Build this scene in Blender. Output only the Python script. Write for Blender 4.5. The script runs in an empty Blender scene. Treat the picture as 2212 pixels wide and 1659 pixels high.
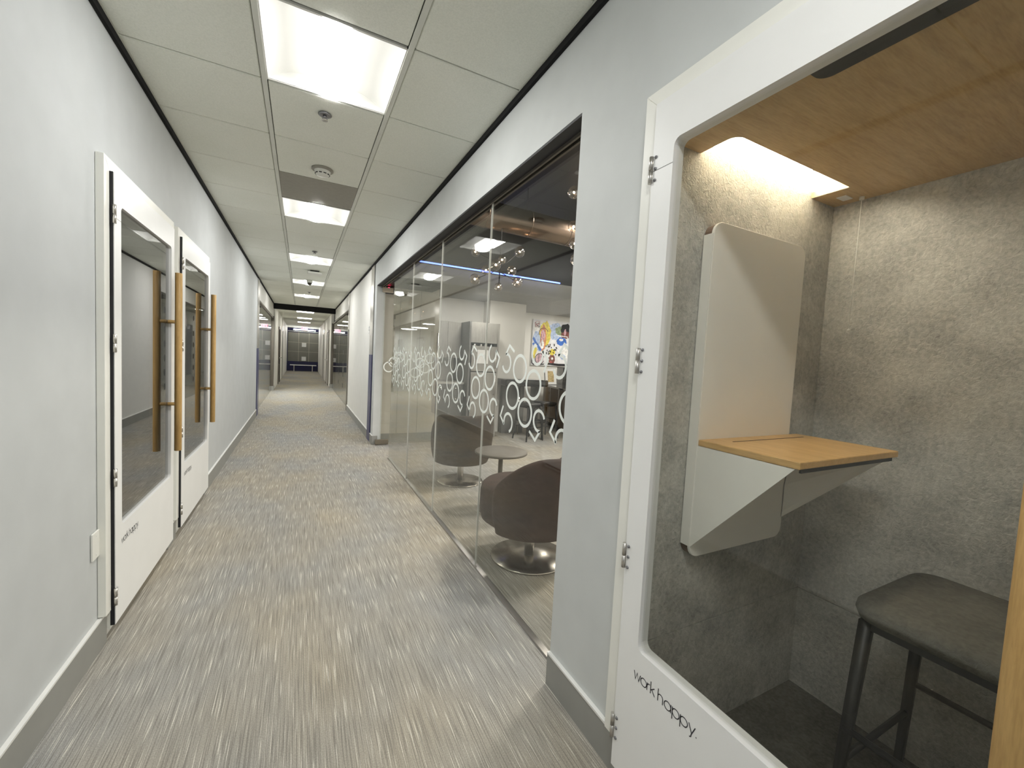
import bpy, bmesh, math, random
from mathutils import Vector, Matrix
random.seed(7)
PI = math.pi
S = bpy.context.scene
COL = S.collection

# ------------------------------------------------------------------ measures
XL, XR = -0.7817, 0.9844          # corridor wall faces
ZC = 2.759                        # ceiling tile face
T = 0.61                          # ceiling module
LT, RT = -0.1952, 0.4148          # the two long ceiling bars
Y0 = 2.5728                       # far edge of the first light
XG = 1.062                        # corridor face of the lounge glazing
CAM_H = 1.3867

# ------------------------------------------------------------------ materials
def new_mat(name):
    m = bpy.data.materials.new(name); m.use_nodes = True
    nt = m.node_tree
    for n in list(nt.nodes): nt.nodes.remove(n)
    out = nt.nodes.new('ShaderNodeOutputMaterial')
    return m, nt, out

def N(nt, t, **kw):
    n = nt.nodes.new(t)
    for k, v in kw.items():
        if k in n.inputs.keys() if hasattr(n.inputs, 'keys') else False:
            n.inputs[k].default_value = v
        else:
            setattr(n, k, v)
    return n

def principled(nt, out, color=(.5, .5, .5), rough=.5, metal=0., spec=.5, emit=None, es=0., coat=0.):
    b = nt.nodes.new('ShaderNodeBsdfPrincipled')
    b.inputs['Base Color'].default_value = (*color, 1)
    b.inputs['Roughness'].default_value = rough
    b.inputs['Metallic'].default_value = metal
    b.inputs['Specular IOR Level'].default_value = spec
    b.inputs['Coat Weight'].default_value = coat
    if emit:
        b.inputs['Emission Color'].default_value = (*emit, 1)
        b.inputs['Emission Strength'].default_value = es
    nt.links.new(b.outputs[0], out.inputs[0])
    return b

def coords(nt, scale=(1, 1, 1), rot=(0, 0, 0), gen='Position'):
    if gen == 'Position':
        g = nt.nodes.new('ShaderNodeNewGeometry'); src = g.outputs['Position']
    else:
        g = nt.nodes.new('ShaderNodeTexCoord'); src = g.outputs['Object']
    mp = nt.nodes.new('ShaderNodeMapping')
    mp.inputs['Scale'].default_value = scale
    mp.inputs['Rotation'].default_value = rot
    nt.links.new(src, mp.inputs[0])
    return mp.outputs[0]

def noise(nt, vec, scale=5., detail=2., rough=.5, dist=0.):
    n = nt.nodes.new('ShaderNodeTexNoise')
    n.inputs['Scale'].default_value = scale
    n.inputs['Detail'].default_value = detail
    n.inputs['Roughness'].default_value = rough
    n.inputs['Distortion'].default_value = dist
    nt.links.new(vec, n.inputs['Vector'])
    return n.outputs[0]

def ramp(nt, fac, stops):
    r = nt.nodes.new('ShaderNodeValToRGB')
    e = r.color_ramp.elements
    e[0].position, e[0].color = stops[0][0], (*stops[0][1], 1)
    e[1].position, e[1].color = stops[-1][0], (*stops[-1][1], 1)
    for p, c in stops[1:-1]:
        q = e.new(p); q.color = (*c, 1)
    nt.links.new(fac, r.inputs[0])
    return r.outputs[0]

def mixc(nt, fac, a, b, mode='MIX'):
    m = nt.nodes.new('ShaderNodeMix'); m.data_type = 'RGBA'; m.blend_type = mode
    for sock, v in ((m.inputs[0], fac), (m.inputs[6], a), (m.inputs[7], b)):
        if hasattr(v, 'is_linked'): nt.links.new(v, sock)
        elif isinstance(v, (int, float)): sock.default_value = v
        else: sock.default_value = (*v, 1)
    return m.outputs[2]

def bump(nt, b, h, strength=.2, dist=.002):
    n = nt.nodes.new('ShaderNodeBump')
    n.inputs['Strength'].default_value = strength
    n.inputs['Distance'].default_value = dist
    nt.links.new(h, n.inputs['Height']); nt.links.new(n.outputs[0], b.inputs['Normal'])

def simple(name, color, rough=.5, metal=0., spec=.5, nscale=None, namt=.04, bumps=None, coat=0.):
    m, nt, out = new_mat(name)
    b = principled(nt, out, color, rough, metal, spec, coat=coat)
    v = coords(nt)
    n = noise(nt, v, nscale or 6., 3.)
    lo = tuple(max(0, c * (1 - namt)) for c in color); hi = tuple(min(1, c * (1 + namt)) for c in color)
    nt.links.new(ramp(nt, n, [(.3, lo), (.7, hi)]), b.inputs['Base Color'])
    if bumps: bump(nt, b, noise(nt, v, bumps[0], 3.), bumps[1], bumps[2])
    return m

def emitter(name, color, strength):
    m, nt, out = new_mat(name)
    e = nt.nodes.new('ShaderNodeEmission')
    e.inputs[0].default_value = (*color, 1); e.inputs[1].default_value = strength
    nt.links.new(e.outputs[0], out.inputs[0])
    return m

def glass(name, tint=(.97, .98, .97), f0=.04, power=5., rough=0.):
    # thin pane: clear transmission plus a mirror share that rises with the angle of incidence
    m, nt, out = new_mat(name)
    g = nt.nodes.new('ShaderNodeNewGeometry')
    d = nt.nodes.new('ShaderNodeVectorMath'); d.operation = 'DOT_PRODUCT'
    nt.links.new(g.outputs['Incoming'], d.inputs[0]); nt.links.new(g.outputs['Normal'], d.inputs[1])
    def mth(op, a, b=None):
        q = nt.nodes.new('ShaderNodeMath'); q.operation = op
        for i, v in enumerate((a, b)):
            if v is None: continue
            if isinstance(v, (int, float)): q.inputs[i].default_value = v
            else: nt.links.new(v, q.inputs[i])
        return q.outputs[0]
    c = mth('ABSOLUTE', d.outputs['Value'])
    p = mth('POWER', mth('SUBTRACT', 1.0, c), power)
    f = mth('ADD', mth('MULTIPLY', p, 1 - f0), f0)
    tr = nt.nodes.new('ShaderNodeBsdfTransparent'); tr.inputs[0].default_value = (*tint, 1)
    gl = nt.nodes.new('ShaderNodeBsdfGlossy'); gl.inputs['Roughness'].default_value = rough
    mx = nt.nodes.new('ShaderNodeMixShader')
    nt.links.new(f, mx.inputs[0]); nt.links.new(tr.outputs[0], mx.inputs[1]); nt.links.new(gl.outputs[0], mx.inputs[2])
    nt.links.new(mx.outputs[0], out.inputs[0])
    return m

def carpet():
    m, nt, out = new_mat('carpet')
    b = principled(nt, out, rough=.95, spec=.1)
    base = ramp(nt, noise(nt, coords(nt, (1, .6, 1)), 1.3, 3.), [(.35, (.340, .337, .326)), (.65, (.410, .366, .292))])
    f1 = noise(nt, coords(nt, (260, 4.6, 1)), 1., 1.5, .5)
    f2 = noise(nt, coords(nt, (230, 3.6, 1), (0, 0, .004)), 1., 2., .5)
    f3 = noise(nt, coords(nt, (260, 200, 1)), 1., 2., .6)
    light = ramp(nt, f1, [(.60, (0, 0, 0)), (.70, (1, 1, 1))])
    dark = ramp(nt, f2, [(.38, (1, 1, 1)), (.52, (0, 0, 0))])
    c = mixc(nt, mixc(nt, .55, (0, 0, 0), dark), base, (.165, .158, .142))
    lt = mixc(nt, light, c, (.80, .77, .69))
    grain = ramp(nt, f3, [(.3, (.82, .82, .82)), (.7, (1.16, 1.16, 1.16))])
    c2 = mixc(nt, 1.0, mixc(nt, .70, c, lt), grain, 'MULTIPLY')
    nt.links.new(c2, b.inputs['Base Color'])
    bump(nt, b, f3, .35, .003)
    return m

def felt(name, a, c):
    m, nt, out = new_mat(name)
    b = principled(nt, out, rough=.95, spec=.1)
    v = coords(nt)
    n1 = noise(nt, v, 75., 7., .66, .3)
    n2 = noise(nt, v, 7., 3.)
    c1 = ramp(nt, n1, [(.32, a), (.68, c)])
    c2 = mixc(nt, .35, c1, ramp(nt, n2, [(.35, tuple(x * .78 for x in a)), (.65, c)]))
    nt.links.new(c2, b.inputs['Base Color'])
    bump(nt, b, noise(nt, v, 75., 5., .6, 1.2), .75, .006)
    return m

def wood(name, dark, light, axis=(3, 30, 30), rough=.45):
    m, nt, out = new_mat(name)
    b = principled(nt, out, rough=rough, spec=.4)
    v = coords(nt, axis)
    n = noise(nt, v, 1.6, 5., .6, .6)
    n2 = noise(nt, coords(nt, tuple(a * 6 for a in axis)), 1.5, 3., .6)
    c = ramp(nt, n, [(.3, dark), (.7, light)])
    c = mixc(nt, .25, c, ramp(nt, n2, [(.35, tuple(x * .7 for x in dark)), (.6, light)]))
    nt.links.new(c, b.inputs['Base Color'])
    bump(nt, b, n2, .08, .001)
    return m

def tile_mat():
    m, nt, out = new_mat('mineral_tile')
    b = principled(nt, out, rough=.9, spec=.15)
    v = coords(nt)
    n = noise(nt, v, 130., 5., .7)
    n2 = noise(nt, v, 2.2, 3.)
    c = ramp(nt, n, [(.30, (.78, .80, .73)), (.62, (.92, .93, .86))])
    c = mixc(nt, .35, c, ramp(nt, n2, [(.3, (.78, .80, .73)), (.7, (.87, .88, .83))]))
    nt.links.new(c, b.inputs['Base Color'])
    bump(nt, b, n, .35, .002)
    return m

M = {}
M['carpet'] = carpet()
M['wall_l'] = simple('paint_cool_grey', (.56, .58, .592), .65, bumps=(180., .06, .001), namt=.03)
M['wall'] = simple('paint_light_grey', (.615, .635, .635), .6, bumps=(180., .06, .001), namt=.03)
M['wall_w'] = simple('paint_white', (.84, .83, .80), .6, namt=.02)
M['soffit'] = simple('paint_soffit_grey', (.38, .38, .36), .7)
M['base'] = simple('rubber_base', (.31, .31, .29), .55, bumps=(60., .05, .001))
M['base_lip'] = simple('base_lip_white', (.80, .80, .78), .5)
M['tile'] = tile_mat()
M['grid'] = simple('grid_steel', (.72, .73, .68), .45)
M['grid_dark'] = simple('grid_shadow_grey', (.10, .10, .088), .6)
M['black'] = simple('black_paint', (.018, .018, .02), .55)
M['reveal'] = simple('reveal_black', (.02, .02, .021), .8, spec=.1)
M['panel_grey'] = simple('return_panel', (.33, .315, .275), .6, nscale=30)
M['white_lam'] = simple('white_laminate', (.90, .90, .895), .38, namt=.015)
M['cream_trim'] = simple('casing_white', (.89, .885, .835), .4, namt=.02)
M['shell'] = simple('booth_shell', (.6, .6, .58), .6)
M['gasket'] = simple('gasket_black', (.012, .012, .016), .6)
M['steel'] = simple('brushed_steel', (.62, .60, .57), .32, 1.)
M['chrome'] = simple('polished_steel', (.75, .73, .70), .12, 1.)
M['steel_dull'] = simple('dull_steel', (.42, .39, .34), .24, 1.)
M['bronze'] = simple('bronze_fitting', (.30, .27, .22), .38, 1.)
M['screw'] = simple('screw_steel', (.30, .30, .32), .3, 1.)
M['felt'] = felt('grey_felt', (.35, .343, .315), (.71, .695, .645))
M['handle'] = wood('handle_oak', (.50, .30, .105), (.66, .43, .17), (30, 30, 3))
M['ceil_wood'] = wood('ceiling_veneer', (.46, .305, .140), (.62, .44, .22), (3, 26, 26), .5)
M['desk_wood'] = wood('desk_veneer', (.60, .35, .12), (.76, .49, .20), (26, 3, 26), .35)
M['desk_white'] = simple('desk_sheet', (.93, .91, .865), .42, namt=.015)
M['desk_back'] = simple('desk_board_edge', (.13, .08, .05), .6)
M['seat_grey'] = felt('seat_fabric', (.105, .10, .082), (.19, .18, .15))
M['black_metal'] = simple('black_powder_coat', (.012, .012, .012), .45)
M['pod_floor'] = felt('booth_carpet', (.06, .058, .048), (.15, .145, .125))
M['ink'] = simple('lettering_ink', (.022, .022, .03), .5)
M['glass_pod'] = glass('booth_glass', (.62, .63, .61), .16, 3.1)
M['glass_pod_right'] = glass('booth_glass_clear', (.965, .97, .955), .03, 5.)
M['glass'] = glass('lounge_glass', (.94, .945, .925), .030, 4.9)
M['globe'] = glass('globe_glass', (.86, .80, .75), .17, 2.4)
M['frost'] = simple('frosted_vinyl', (.90, .94, .91), .6, namt=.02)
M['led_warm'] = emitter('led_warm', (1.0, .90, .74), 28.)
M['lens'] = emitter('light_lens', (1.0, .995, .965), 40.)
M['lens_far'] = emitter('light_lens_far', (1.0, .97, .86), 9.)
M['basket'] = emitter('basket_added_glow', (1.0, .985, .945), 4.0)  # glow added to the basket sides to brighten the reflector wings
M['reflector'] = simple('light_reflector', (.74, .74, .71), .5, namt=.01)
M['blue_led'] = emitter('blue_led', (.10, .16, 1.0), 5.0)
M['bulb'] = emitter('bulb', (1.0, .74, .50), 55.)
M['red_led'] = emitter('red_led', (1.0, .03, .10), 6.)
M['exit_face'] = emitter('exit_face', (1.0, .62, .66), 1.6)
M['exit_red'] = emitter('exit_letters', (1.0, .03, .10), 2.2)
M['velvet'] = simple('brown_velvet', (.038, .017, .012), .85, nscale=9, namt=.30, bumps=(120., .15, .002))
M['velvet2'] = simple('olive_velvet', (.046, .032, .020), .85, nscale=9, namt=.25, bumps=(120., .15, .002))
M['velvet_rose'] = simple('rose_velvet', (.085, .048, .042), .85, nscale=9, namt=.25, bumps=(120., .15, .002))
M['table'] = simple('table_taupe', (.15, .135, .115), .5)
M['duct'] = simple('galvanised_duct', (.27, .20, .155), .27, 1.)
M['cab'] = wood('grey_woodgrain', (.30, .29, .27), (.42, .41, .385), (22, 22, 1.6))
M['cab_dark'] = simple('cabinet_dark_grey', (.16, .16, .155), .4)
M['fridge'] = simple('fridge_steel', (.33, .32, .30), .42, .55)
M['stone'] = simple('counter_stone', (.55, .54, .51), .35)
M['gloss_black'] = simple('gloss_black', (.014, .014, .015), .12, coat=.6)
M['bar_wood'] = wood('bar_brown_wood', (.085, .060, .042), (.17, .125, .088), (20, 20, 2))
M['paper'] = simple('paper_white', (.85, .85, .85), .7, namt=.01)
M['sepia'] = simple('sepia_print', (.52, .40, .20), .7, nscale=30, namt=.35)
M['navy'] = simple('navy_laminate', (.012, .014, .085), .35)
M['guard_blue'] = simple('guard_blue', (.085, .088, .20), .35, .3)
M['grey_panel'] = simple('end_wall_grey', (.20, .195, .175), .45, nscale=4)
M['line_cream'] = simple('panel_joint_cream', (.55, .52, .42), .5)
M['pier'] = simple('pier_bronze', (.13, .115, .095), .4, .4)
M['plastic'] = simple('white_plastic', (.82, .82, .78), .4, namt=.01)
M['lense_dark'] = simple('dome_dark', (.05, .045, .03), .15)
M['wallpanel'] = simple('wall_panel_taupe', (.56, .53, .48), .45, namt=.03)

# ------------------------------------------------------------------ mesh builder
class MB:
    def __init__(s): s.v = []; s.f = []; s.mi = []; s.sm = []
    def add(s, vs, fs, mi=0, sm=False):
        o = len(s.v); s.v += [tuple(v) for v in vs]
        for f in fs: s.f.append([o + i for i in f]); s.mi.append(mi); s.sm.append(sm)
        return s
    def box(s, x0, x1, y0, y1, z0, z1, mi=0):
        x0, x1 = min(x0, x1), max(x0, x1); y0, y1 = min(y0, y1), max(y0, y1); z0, z1 = min(z0, z1), max(z0, z1)
        v = [(x0, y0, z0), (x1, y0, z0), (x1, y1, z0), (x0, y1, z0), (x0, y0, z1), (x1, y0, z1), (x1, y1, z1), (x0, y1, z1)]
        return s.add(v, [(0, 3, 2, 1), (4, 5, 6, 7), (0, 1, 5, 4), (1, 2, 6, 5), (2, 3, 7, 6), (3, 0, 4, 7)], mi)
    def prism(s, poly, ext, mi=0, sm=False):
        # poly: list of 3D points (planar), ext: extrusion vector
        n = len(poly); e = Vector(ext)
        v = [tuple(p) for p in poly] + [tuple(Vector(p) + e) for p in poly]
        f = [tuple(range(n))[::-1], tuple(range(n, 2 * n))]
        s.add(v, f, mi)
        o = len(s.v) - 2 * n
        for i in range(n):
            s.f.append([o + i, o + (i + 1) % n, o + n + (i + 1) % n, o + n + i]); s.mi.append(mi); s.sm.append(sm)
        return s
    def cyl(s, p0, p1, r0, r1=None, n=16, mi=0, caps=True):
        p0, p1 = Vector(p0), Vector(p1); r1 = r0 if r1 is None else r1
        d = (p1 - p0).normalized()
        a = d.orthogonal().normalized(); b = d.cross(a)
        v = []
        for p, r in ((p0, r0), (p1, r1)):
            for i in range(n):
                t = 2 * PI * i / n
                v.append(p + a * (r * math.cos(t)) + b * (r * math.sin(t)))
        s.add(v, [(i, (i + 1) % n, n + (i + 1) % n, n + i) for i in range(n)], mi, True)
        if caps:
            o = len(s.v) - 2 * n
            s.f.append([o + i for i in range(n)][::-1]); s.f.append([o + n + i for i in range(n)])
            s.mi += [mi, mi]; s.sm += [False, False]
        return s
    def tube(s, pts, r, n=8, mi=0):
        for a, b in zip(pts[:-1], pts[1:]): s.cyl(a, b, r, n=n, mi=mi)
        for p in pts[1:-1]: s.sphere(p, r, 8, 6, mi)
        return s
    def lathe(s, prof, c=(0, 0, 0), n=32, mi=0, sm=True):
        v = []; m = len(prof)
        for i in range(n):
            t = 2 * PI * i / n
            for r, z in prof: v.append((c[0] + r * math.cos(t), c[1] + r * math.sin(t), c[2] + z))
        f = []
        for i in range(n):
            j = (i + 1) % n
            for k in range(m - 1): f.append((i * m + k, j * m + k, j * m + k + 1, i * m + k + 1))
        s.add(v, f, mi, sm)
        return s
    def sphere(s, c, r, n=16, m=10, mi=0, sz=1.):
        prof = [(max(1e-5, r * math.sin(PI * k / m)), -r * sz * math.cos(PI * k / m)) for k in range(m + 1)]
        return s.lathe(prof, c, n, mi)
    def ribbon(s, pts, w, to3, closed=False, mi=0):
        n = len(pts); P = [Vector(p) for p in pts]; L = []; R = []
        for i in range(n):
            if closed: a, b = P[(i - 1) % n], P[(i + 1) % n]
            else: a, b = P[max(0, i - 1)], P[min(n - 1, i + 1)]
            t = (b - a).normalized(); nn = Vector((-t.y, t.x)); k = 1.
            if 0 < i < n - 1 or closed:
                t1 = (P[i] - P[i - 1]).normalized(); k = 1 / max(.45, abs(t1.dot(t)))
            L.append(P[i] + nn * (w / 2 * k)); R.append(P[i] - nn * (w / 2 * k))
        v = [to3(p) for p in L] + [to3(p) for p in R]
        rng = range(n if closed else n - 1)
        return s.add(v, [(i, (i + 1) % n, n + (i + 1) % n, n + i) for i in rng], mi)
    def build(s, name, mats, parent=None, loc=(0, 0, 0), rot=0., bevel=0., seg=2, subsurf=0, fix=True):
        me = bpy.data.meshes.new(name)
        me.from_pydata(s.v, [], s.f)
        for m in (mats if isinstance(mats, (list, tuple)) else [mats]): me.materials.append(m)
        for p, mi, sm in zip(me.polygons, s.mi, s.sm): p.material_index = mi; p.use_smooth = sm
        if fix:
            b = bmesh.new(); b.from_mesh(me); bmesh.ops.recalc_face_normals(b, faces=b.faces); b.to_mesh(me); b.free()
        o = bpy.data.objects.new(name, me); COL.objects.link(o)
        o.location = loc; o.rotation_euler = (0, 0, rot)
        if parent: o.parent = parent
        if bevel:
            md = o.modifiers.new('b', 'BEVEL'); md.width = bevel; md.segments = seg; md.limit_method = 'ANGLE'; md.angle_limit = .6
        if subsurf:
            md = o.modifiers.new('s', 'SUBSURF'); md.levels = subsurf; md.render_levels = subsurf
        return o

def tag(o, label, cat, group=None, kind=None):
    o['label'] = label; o['category'] = cat
    if group: o['group'] = group
    if kind: o['kind'] = kind
    return o
def thing(name, label, cat, loc=(0, 0, 0), rot=0., group=None, kind=None):
    o = bpy.data.objects.new(name, None); COL.objects.link(o)
    o.empty_display_size = .1
    o.location = loc; o.rotation_euler = (0, 0, rot)
    return tag(o, label, cat, group, kind)
def struct(mb, name, mats, label, cat, **kw):
    return tag(mb.build(name, mats, **kw), label, cat, kind='structure')
def dup(root, loc, rot=None, label=None):
    r = root.copy(); COL.objects.link(r); r.location = loc
    if rot is not None: r.rotation_euler = (0, 0, rot)
    if label: r['label'] = label
    for ch in list(root.children):
        c = ch.copy(); COL.objects.link(c); c.parent = r
        for g in list(ch.children):
            d = g.copy(); COL.objects.link(d); d.parent = c
    return r
def rrect(x0, x1, y0, y1, r, n=6):
    pts = []
    for cx, cy, a0 in ((x1 - r, y1 - r, 0), (x0 + r, y1 - r, PI / 2), (x0 + r, y0 + r, PI), (x1 - r, y0 + r, 1.5 * PI)):
        for i in range(n + 1):
            a = a0 + PI / 2 * i / n
            pts.append((cx + r * math.cos(a), cy + r * math.sin(a)))
    return pts
def arc(cx, cy, r, a0, a1, n=14):
    return [(cx + r * math.cos(math.radians(a0 + (a1 - a0) * i / n)), cy + r * math.sin(math.radians(a0 + (a1 - a0) * i / n))) for i in range(n + 1)]

# ------------------------------------------------------------------ floor, walls, ceiling
mb = MB().box(-4.2, 7.4, -4.0, 30.0, -.12, 0)
struct(mb, 'floor', M['carpet'], 'taupe carpet with pale linear streaks running along the corridor', 'floor')

H_R = dict(case=2.232, leaf=2.178, gtop=2.045, gbot=.515, ceil=2.07)
H_L = dict(case=2.165, leaf=2.112, gtop=1.985, gbot=.515, ceil=2.02)
A_R = 1.026                 # right booth: hinge-side casing edge (runs towards -Y)
A_L1, A_L2 = 2.384, 3.556   # left booths: hinge-side casing edge (runs towards +Y)
BW = 1.073

w = MB()
o1a, o1b, o2a, o2b = A_L1 + .02, A_L1 + BW - .02, A_L2 + .02, A_L2 + BW - .02
zt = H_L['case'] - .02
w.box(XL - .12, XL, -4, o1a, 0, ZC + .14)
w.box(XL - .12, XL, o1b, o2a, 0, ZC + .14)
w.box(XL - .12, XL, o2b, 9.56, 0, ZC + .14)
w.box(XL - .12, XL, o1a, o1b, zt, ZC + .14)
w.box(XL - .12, XL, o2a, o2b, zt, ZC + .14)
struct(w, 'wall_left', M['wall_l'], 'long pale grey wall holding the two white booth doors', 'wall')

w = MB()
ra, rb = A_R - .02, A_R - BW + .02
w.box(XR, XR + .12, -4, rb, 0, ZC + .14)
w.box(XR, XR + .12, rb, ra, H_R['case'] - .02, ZC + .14)
w.box(XR, XR + .12, ra, 1.42, 0, ZC + .14)
w.box(XR, XR + .12, 1.42, 6.43, 2.392, ZC + .14)
w.box(XR, XR + .12, 6.43, 6.625, 0, ZC + .14)
struct(w, 'wall_right', M['wall'], 'light grey wall around the lounge glazing and the big booth', 'wall')
w = MB().box(XR, XR + .12, 6.95, 10.28, 0, ZC + .14)
w.box(XR + .06, XR + .12, 6.625, 6.95, 0, ZC + .14)
struct(w, 'wall_right', M['wall_w'], 'white wall stretch beyond the lounge glass door', 'wall')
w = MB().box(XR, XR + .10, 10.50, 14.90, 2.385, ZC + .14)
struct(w, 'wall_right', M['wall_w'], 'white header over the far glass front on the right', 'wall')
w = MB().box(XL - .10, XL, 9.95, 14.90, 2.355, ZC + .14)
struct(w, 'wall_left', M['wall_w'], 'white header over the far glass front on the left', 'wall')
w = MB().box(XL - 3.2, XR + 3, -4.1, -4.0, 0, ZC + .14)
struct(w, 'wall_back', M['wall'], 'plain grey wall closing the corridor behind the viewer', 'wall')

# baseboards
b = MB()
for y0, y1 in ((-4, A_L1 + .055), (A_L1 + BW - .045, A_L2 + .055), (A_L2 + BW - .045, 9.54)):
    b.box(XL + .0005, XL + .014, y0, y1, 0, .134, 0); b.box(XL + .0005, XL + .016, y0, y1, .134, .142, 1)
struct(b, 'baseboard_left', [M['base'], M['base_lip']], 'grey baseboard with pale top edge along the left wall', 'baseboard')
b = MB()
for y0, y1 in ((A_R - .057, 1.42), (6.43, 6.64), (6.96, 10.28)):
    b.box(XR - .014, XR - .0005, y0, y1, 0, .134, 0); b.box(XR - .016, XR - .0005, y0, y1, .134, .142, 1)
b.box(XR - .009, XR + .07, 6.421, 6.4295, 0, .133, 0)
struct(b, 'baseboard_right', [M['base'], M['base_lip']], 'grey baseboard with pale top edge along the right wall', 'baseboard')

# black strips standing in for the shade where walls meet the ceiling
for x0, x1, nm, lb in ((XL, XL + .018, 'shade_strip_1', 'black strip standing in for shade between left wall and ceiling tiles'),
                       (XR - .018, XR, 'shade_strip_2', 'black strip standing in for shade between right wall and ceiling tiles')):
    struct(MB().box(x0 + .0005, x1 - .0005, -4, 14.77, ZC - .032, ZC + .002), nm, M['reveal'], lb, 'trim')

# ceiling: tiles, grid and the slab over it
LIGHT_ROWS = (-9, -5, -1, 3, 7, 11, 15)
c = MB()
g = .005
for r in range(-11, 20):
    y0 = Y0 + r * T; y1 = y0 + T
    if y0 < -4: continue
    c.box(XL + .02, LT - .0155, y0 + g, y1 - g, ZC, ZC + .018)
    c.box(RT + .0155, XR - .02, y0 + g, y1 - g, ZC, ZC + .018)
    if r not in LIGHT_ROWS and r != 2:
        c.box(LT + .0155, RT - .0155, y0 + g, y1 - g, ZC, ZC + .018)
ceil = struct(c, 'ceiling', M['tile'], 'suspended ceiling of square mineral fibre tiles', 'ceiling', bevel=.004, seg=1)
gm = MB()
gm.box(LT - .012, LT + .012, -4, 14.77, ZC - .003, ZC + .006, 0)
gm.box(RT - .012, RT + .012, -4, 14.77, ZC - .003, ZC + .006, 0)
gm.box(XL, XL + .022, -4, 14.77, ZC - .001, ZC + .006, 0)
gm.box(XR - .022, XR, -4, 14.77, ZC - .001, ZC + .006, 0)
for r in range(-10, 21):
    y = Y0 + r * T
    gm.box(XL + .02, LT - .012, y - .011, y + .011, ZC + .010, ZC + .016, 1)
    gm.box(LT + .012, RT - .012, y - .011, y + .011, ZC + .010, ZC + .016, 1)
    gm.box(RT + .012, XR - .02, y - .011, y + .011, ZC + .010, ZC + .016, 1)
o = gm.build('ceiling_grid', [M['grid'], M['grid_dark']]); o.parent = ceil
sl = MB().box(XL - .12, XR + .12, -4, 14.9, ZC + .15, ZC + .2)  # unseen slab, added to block light above the tiles
struct(sl, 'ceiling', M['black'], 'unseen dark slab blocking light above the tiled ceiling', 'ceiling')

# ------------------------------------------------------------------ ceiling lights
def ceiling_light(y0, label, parent_group='recessed corridor lights'):
    cx, cy = (LT + RT) / 2, y0 + T / 2
    t = thing('ceiling_light', label, 'ceiling light', (cx, cy, ZC), 0, parent_group)
    h = .297
    f = MB()
    for x0, x1, ya, yb in ((-h, h, -h, -h + .010), (-h, h, h - .010, h), (-h, -h + .010, -h, h), (h - .010, h, -h, h)):
        f.box(x0, x1, ya, yb, -.001, .012)
    f.box(-h, h, -h, h, .108, .114)
    for sx in (-1, 1): f.box(sx * h - .002, sx * h + .002, -h, h, .01, .11)
    for sy in (-1, 1): f.box(-h, h, sy * h - .002, sy * h + .002, .01, .11)
    f.build('frame', M['reflector'], t)
    n = 14; hw = .080; yy = h - .012
    for sx in (-1, 1):      # curved side reflectors
        r = MB(); v = []
        for i in range(n + 1):
            q = i / n
            x = sx * (h - .010 - q * (h - .010 - hw))
            z = .004 + .085 * math.sin(q * PI * .58) / math.sin(PI * .5) * (1 - .25 * q)
            v += [(x, -yy, z), (x, yy, z)]
        r.add(v, [(2 * i, 2 * i + 1, 2 * i + 3, 2 * i + 2) for i in range(n)], 0, True)
        r.build('reflector', M['reflector'], t)
    for sy in (-1, 1):      # end plates following the curve
        e = MB()
        poly = [(-h + .01, sy * yy, .002)]
        for i in range(n + 1):
            q = i / n; poly.append((-(h - .010 - q * (h - .010 - hw)), sy * yy, .004 + .085 * math.sin(q * PI * .58) * (1 - .25 * q)))
        for i in range(n, -1, -1):
            q = i / n; poly.append(((h - .010 - q * (h - .010 - hw)), sy * yy, .004 + .085 * math.sin(q * PI * .58) * (1 - .25 * q)))
        poly.append((h - .01, sy * yy, .002))
        e.prism(poly, (0, -sy * .003, 0)); e.build('end_plate', M['reflector'], t)
    hl = .074
    def strip(dz):
        v = []
        for i in range(9):
            a = -1 + 2 * i / 8
            v += [(a * hl, -yy + .003, -.012 + .016 * a * a + dz), (a * hl, yy - .003, -.012 + .016 * a * a + dz)]
        return MB().add(v, [(2 * i, 2 * i + 1, 2 * i + 3, 2 * i + 2) for i in range(8)], 0, True)
    strip(0).build('lens', M['lens'], t)
    strip(.0025).build('lens_light_stop', M['reflector'], t)  # unseen backing added so the lens sheds no light upward
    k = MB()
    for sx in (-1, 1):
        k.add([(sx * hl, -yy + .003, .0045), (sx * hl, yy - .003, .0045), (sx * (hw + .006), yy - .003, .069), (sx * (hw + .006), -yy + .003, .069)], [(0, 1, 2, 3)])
    k.build('glow_basket', M['basket'], t)  # sides glow softly, added to light the wings
    return t
LL = {-9: 'recessed square ceiling light far behind the viewer', -5: 'recessed square ceiling light straight above the viewer',
      -1: 'nearest and largest recessed square light in the corridor ceiling',
      3: 'recessed square light just beyond the dull grey ceiling panel', 7: 'recessed square light before the flat white ceiling device',
      11: 'recessed square light partly hidden by the ceiling dome camera', 15: 'last recessed square light before the black bulkhead'}
first = None
for r in LIGHT_ROWS:
    y = Y0 + r * T
    if first is None: first = ceiling_light(y, LL[r])
    else: dup(first, ((LT + RT) / 2, y + T / 2, ZC), None, LL[r])

# dull return-air panel in the row before the second light
p = MB(); y = Y0 + 2 * T
p.box(LT + .014, RT - .014, y + .008, y + T - .008, ZC + .003, ZC + .012)
t = tag(p.build('ceiling_vent_panel', M['panel_grey']), 'dull grey flat panel in the ceiling before the second light', 'ceiling panel')

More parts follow.
